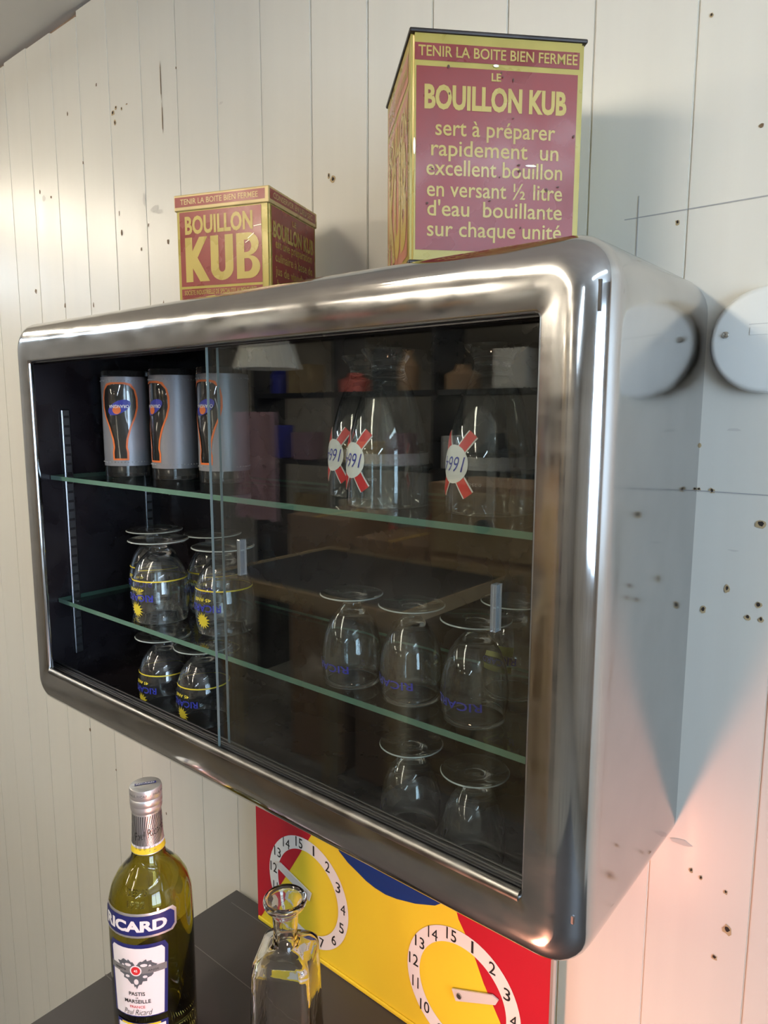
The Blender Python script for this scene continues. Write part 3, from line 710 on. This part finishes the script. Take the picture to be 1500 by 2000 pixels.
p = Print().add(poly2d(rect2d(-.62, .62, z(-4.855), z(-4.825)))); link('white_band', p.wrap(nk, 0, off=.006, step=.06), 'foil_white', bt)
p = Print().add(poly2d(rect2d(-.64, .64, z(-4.93), z(-4.855)))); link('yellow_band', p.wrap(nk, 0, off=.006, step=.06), 'p_yellow', bt)
def chamf(w, h, c, cz): return [(-w+c, cz-h), (w-c, cz-h), (w, cz-h+c), (w, cz+h-c), (w-c, cz+h), (-w+c, cz+h), (-w, cz+h-c), (-w, cz-h+c)]
LA = bang-22; rB = interp([(z(-6), .525), (z(-5.75), .524), (z(-5.55), .512), (z(-5.38), .465), (z(-5.24), .385), (z(-5.13), .285)]); R_B = rB; UP = .31
def lab(name, m, loops, off, a=LA):
    return link(name, Print().add(poly2d(*loops)).wrap(R_B, a, off=off, step=.08), m, bt)
z_plain = z; z = lambda q: z_plain(q)+UP
zl = z(-5.985)
top = link('brand_label', Print().add(poly2d(chamf(.56, .155, .055, zl))).wrap(R_B, LA-6, off=.006, step=.08), 'silver', bt)
link('label_field', Print().add(poly2d(chamf(.53, .125, .05, zl))).wrap(R_B, LA-6, off=.009, step=.08), 'navy', top)
link('lettering', Print().text('RICARD', 0, zl, w=.86, h=.145, bold=.045).wrap(R_B, LA-6, off=.012, step=.06), 'label_white', top)
zm0, zm1 = z(-7.22), z(-6.23)
ml = link('main_label', Print().add(poly2d([(-.355, zm0), (.355, zm0), (.40, zm1-.08), (.36, zm1), (-.36, zm1), (-.40, zm1-.08)])).wrap(R_B, LA-2, off=.006, step=.08), 'navy', bt)
link('label_paper', Print().add(poly2d([(-.315, zm0+.015), (.315, zm0+.015), (.355, zm1-.10), (.32, zm1-.05), (-.32, zm1-.05), (-.355, zm1-.10)])).wrap(R_B, LA-2, off=.009, step=.08), 'label_white', ml)
def heart():
    pts = []; n = 56
    for k in range(n):
        t = 2*PI*k/n; x = 16*math.sin(t)**3; y = 13*math.cos(t)-5*math.cos(2*t)-2*math.cos(3*t)-math.cos(4*t)
        q = 1+.10*math.sin(k*2.6)+.06*random.random(); pts.append((x/16*.24*q, z(-6.60)+y/17*.225*q))
    return pts
hp = Print().add(poly2d(heart(), disc2d(-.10, z(-6.505), .045, .022, 9), disc2d(.10, z(-6.505), .045, .022, 9), disc2d(-.11, z(-6.66), .03, .02, 7), disc2d(.11, z(-6.66), .03, .02, 7), disc2d(0, z(-6.73), .03, .04, 9), disc2d(.17, z(-6.53), .02, .03, 7), disc2d(-.17, z(-6.53), .02, .03, 7)))
link('leaf_ornament', hp.wrap(R_B, LA-2, off=.0115, step=.08), 'ornament', ml)
link('grey_ribbon', Print().add(poly2d([(-.37, z(-6.615)), (.37, z(-6.615)), (.37, z(-6.525)), (-.37, z(-6.525))])).wrap(R_B, LA-2, off=.0135, step=.08), 'label_grey', ml)
link('seal_ring', Print().add(poly2d(disc2d(0, z(-6.575), .072))).wrap(R_B, LA-2, off=.0150, step=.08), 'label_white', ml)
link('seal', Print().add(poly2d(disc2d(0, z(-6.575), .056))).wrap(R_B, LA-2, off=.0165, step=.08), 'red_print', ml)
p = Print().text('45', 0, z(-6.575), h=.035, w=.045, bold=.02); link('seal_lettering', p.wrap(R_B, LA-2, off=.018, step=.08), 'label_white', ml)
for t, u, q, w_, h_, sh, bo in (('APERITIF', -.21, -6.575, .17, .028, 0, 0), ('ANISE', .21, -6.575, .13, .028, 0, 0), ('PASTIS', 0, -6.895, .20, .05, 0, .01), ('DE', 0, -6.95, .03, .018, 0, 0), ('MARSEILLE', 0, -7.0, .33, .05, 0, .01), ('Paul Ricard', 0, -7.15, .36, .075, .4, -.012)):
    link('lettering', Print().text(t, u, z(q), w=w_, h=h_, shear=sh, bold=bo).wrap(R_B, LA-2, off=.0155, step=.06), 'p_black', ml)
link('red_lettering', Print().text('FRANCE', 0, z(-7.075), w=.19, h=.035).wrap(R_B, LA-2, off=.0155, step=.06), 'red_print', ml)
lw = link('lower_label', Print().add(poly2d(rect2d(-.34, .34, z(-7.95), z(-7.31)))).wrap(R_B, LA, off=.006, step=.08), 'navy', bt)
link('label_paper', Print().add(poly2d(rect2d(-.31, .31, z(-7.93), z(-7.345)))).wrap(R_B, LA, off=.009, step=.08), 'label_white', lw)
link('yellow_stripe', Print().add(poly2d(rect2d(-.25, .25, z(-7.34), z(-7.315)))).wrap(R_B, LA, off=.0115, step=.08), 'p_yellow', lw)
link('lettering', Print().text('PASTIS 45% VOL', 0, z(-7.43), w=.45, h=.04).wrap(R_B, LA, off=.012, step=.06), 'navy', lw)
z = z_plain
p = Print().text('DEPUIS', 0, z(-5.30), w=.24, h=.065, bold=.0).text('1932', 0, z(-5.42), w=.22, h=.075)
bm = p.wrap(rB, LA, off=.0, step=.06, zstep=.05)
ex = bmesh.ops.extrude_face_region(bm, geom=bm.faces[:])
for v in [e for e in ex['geom'] if isinstance(e, bmesh.types.BMVert)]:
    k = Vector((v.co.x, v.co.y, 0)).normalized(); v.co += k*.012
link('embossing', bm, 'bottle', bt)

# ================================================================ square clear flask
fx, fy = -3.50, -2.10
FH = -5.10-ZT
fl = tag(empty('flask', (fx, fy, ZT+.002), math.radians(32)), 'square clear glass flask with flared round lip, in front of the score board', 'flask')
def sect(hw, r, zz, n=8): return [(a, b, zz) for a, b in rrect(-hw, hw, -hw, hw, r, n)]
secs = []
zz = lambda q: q-ZT
for hw, r, h in [(.36, .10, 0.0), (.39, .10, .04), (.40, .10, .2), (.35, .09, zz(-6.1)), (.342, .09, zz(-5.86)), (.33, .10, zz(-5.79)), (.30, .12, zz(-5.75)), (.21, .16, zz(-5.735)), (.165, .155, zz(-5.715)), (.15, .149, zz(-5.70)), (.143, .142, zz(-5.5)), (.155, .154, zz(-5.32)),
                  (.19, .189, zz(-5.25)), (.24, .239, zz(-5.20)), (.258, .257, zz(-5.16)), (.258, .257, zz(-5.125)), (.24, .239, zz(-5.10)), (.215, .214, zz(-5.105)),
                  (.185, .184, zz(-5.15)), (.13, .129, zz(-5.27)), (.112, .111, zz(-5.4)), (.108, .107, zz(-5.7)), (.12, .11, zz(-5.77)), (.20, .12, zz(-5.79)), (.28, .08, zz(-5.83)), (.308, .07, zz(-5.95)), (.318, .07, zz(-6.3)), (.36, .07, .20), (.34, .07, .12)]:
    secs.append(sect(hw, r, h))
bm = bmesh.new(); rr = [[bm.verts.new(c) for c in s] for s in secs]
for A, Bq in zip(rr, rr[1:]):
    for i in range(len(A)): j = (i+1) % len(A); bm.faces.new((A[i], A[j], Bq[j], Bq[i]))
bm.faces.new(rr[0][::-1]); bm.faces.new(rr[-1])
link('flask_glass', bm, 'decanter', fl, smooth=1.2)

# ================================================================ round cover on the wall
dc = tag(empty('round_cover', (.78, -.004, 1.23)), 'round white plastic cover screwed to the boards to the right of the cabinet', 'cover')
def ylathe(prof, seg=72):
    bm = lathe(prof, seg)
    for v in bm.verts: v.co = Vector((v.co.x, -v.co.z, v.co.y))
    return bm
link('cover_plate', ylathe([(0, 0), (.445, 0), (.468, .02), (.475, .05), (.470, .085), (.45, .105), (.42, .11), (0, .112)]), 'disc', dc, smooth=.7)
sw = link('screw', ylathe([(.028, .108), (.030, .12), (.024, .128), (.010, .130), (.008, .120), (0, .118)], 20), 'plated', dc, smooth=.5, loc=(-.33, 0, .06))
link('raised_mark', B(-.13, .16, -.116, -.112, .045, .115, bev=.001), 'disc', dc)
link('pencil_line', B(-.14, .35, -.1135, -.112, .14, .143), 'pencil', dc)

# ================================================================ the workshop seen in the glass
def thing(name, bm, m, lab_, cat, loc=(0, 0, 0), group=None):
    return tag(link(name, bm, m, loc=loc), lab_, cat, group)
wb = tag(empty('work_table', (-17, -19, ZF)), 'dark work table with oak edging mirrored in the glass door', 'table')
link('table_top', B(-5, 5, -3.5, 3.5, 12.4, 12.8, bev=.03), 'dark_shelf', wb)
for a in ((-5.1, 5.1, 3.5, 3.7, 12.35, 12.9), (-5.1, 5.1, -3.7, -3.5, 12.35, 12.9), (-5.1, -5, -3.5, 3.5, 12.35, 12.9), (5, 5.1, -3.5, 3.5, 12.35, 12.9)): link('edging', B(*a), 'oak', wb)
for x in (-4.5, 4.5):
    for y in (-3, 3): link('leg', B(x-.3, x+.3, y-.3, y+.3, 0, 12.4), 'oak', wb)
def carton(x, y, zb, w_, d_, h_, lab_):
    t = tag(empty('cardboard_box', (x, y, zb)), lab_, 'box', 'cartons in the workshop')
    link('carton', B(-w_/2, w_/2, -d_/2, d_/2, 0, h_, bev=.03), 'cardboard', t)
    link('flap', B(-w_/2, w_/2, -d_/2-.9, -d_/2, h_-.06, h_), 'cardboard', t); link('tape', B(-.25, .25, -d_/2, d_/2, h_, h_+.015), 'ochre', t)
carton(-24.5, -26, ZF, 4, 4, 14, 'tall brown carton mirrored left of the work table')
carton(-19.5, -26, ZF, 4.5, 3.5, 13.2, 'brown carton mirrored behind the work table')
dw = tag(empty('drawer_chest', (-13.2, -25, ZF)), 'brown wooden drawer chest mirrored at the right of the glass door', 'drawers')
link('chest_body', B(-3, 3, -2, 2, 0, 16.5, bev=.05), 'cardboard', dw)
for k in range(5):
    q = link('drawer', B(-2.7, 2.7, 2, 2.12, 1+k*3.1, 3.8+k*3.1, bev=.04), 'oak', dw); link('knob', cyl(bmesh.new(), (0, 2.1, 2.4+k*3.1), (0, 2.45, 2.4+k*3.1), .3, 14), 'dark_shelf', q)
su = tag(empty('shelving_unit', (-22, -33, ZF)), 'long dark shelving unit full of goods at the back of the workshop', 'shelving')
for x in (-16, -8, 0, 8, 16): link('upright', B(x-.15, x+.15, -1.5, 1.5, 0, 26), 'dark_shelf', su)
for zz_ in (5, 11, 16, 20.6, 24.6): link('shelf', B(-16, 16, -1.5, 1.5, zz_, zz_+.3), 'dark_shelf', su)
cols = ['redish', 'ochre', 'paper', 'cardboard', 'cloth', 'blue_print', 'oak', 'lamp_body', 'dark_shelf']
cn = {'redish': 'salmon red', 'ochre': 'ochre', 'paper': 'white', 'cardboard': 'brown', 'cloth': 'mauve', 'blue_print': 'blue', 'oak': 'tan', 'lamp_body': 'pale grey', 'dark_shelf': 'black'}
ln = {5: 'lowest', 11: 'second', 16: 'middle', 20.6: 'upper'}
ordn = 'first second third fourth fifth sixth seventh eighth ninth tenth eleventh twelfth thirteenth fourteenth fifteenth sixteenth seventeenth eighteenth nineteenth twentieth'.split()
for zz_ in (11, 16, 20.6):
    x = -15; cnt = -1
    while x < 14.5:
        cnt += 1
        if any(abs(x+1.2-u) < 1.5 for u in (-8, 0, 8)): x += 1.2
        w_ = .7+1.6*random.random(); h_ = 1+1.9*random.random(); c = random.choice(cols)
        if random.random() < .45: bm = lathe([(0, 0), (w_/2, 0), (w_/2, h_*.6), (w_/4, h_*.8), (w_/5, h_), (0, h_)], 14); nm = 'jar'
        else: bm = B(-w_/2, w_/2, -.8, .8, 0, h_, bev=.05); nm = 'storage_box'
        thing(nm, bm, c, '%s %s on the %s board of the dark shelving, %s from the left' % (cn[c], nm.replace('_', ' '), ln[zz_], ordn[cnt]), nm.split('_')[-1], (-22+x+w_/2, -32.6, ZF+zz_+.3), 'goods on the workshop shelving')
        x += w_+.5+1.2*random.random()
ck = B(-1.6, 1.6, -.12, .12, -2.6, 2.6)
bmesh.ops.subdivide_edges(ck, edges=ck.edges[:], cuts=9, use_grid_fill=True)
for v in ck.verts: v.co.y += .18*math.sin(v.co.x*5)
thing('hanging_cloth', ck, 'cloth', 'mauve cloth hanging behind the work table, mirrored in the glass', 'cloth', (-24.5, -20, -2.0))
pl_ = tag(empty('pendant_lamp', (-23.5, -20, 3.6)), 'pleated white lampshade hanging in the workshop, mirrored in the glass', 'lamp')
bm = bmesh.new(); n_ = 48
A = [bm.verts.new(((1.5+.08*(-1)**k)*math.cos(2*PI*k/n_), (1.5+.08*(-1)**k)*math.sin(2*PI*k/n_), -1.0)) for k in range(n_)]
Bq = [bm.verts.new(((.9+.05*(-1)**k)*math.cos(2*PI*k/n_), (.9+.05*(-1)**k)*math.sin(2*PI*k/n_), .8)) for k in range(n_)]
for k in range(n_): bm.faces.new((A[k], A[(k+1) % n_], Bq[(k+1) % n_], Bq[k]))
link('lamp_shade', bm, 'paper', pl_); link('cord', cyl(bmesh.new(), (0, 0, .7), (0, 0, ZC-3.6), .05, 8), 'p_black', pl_)
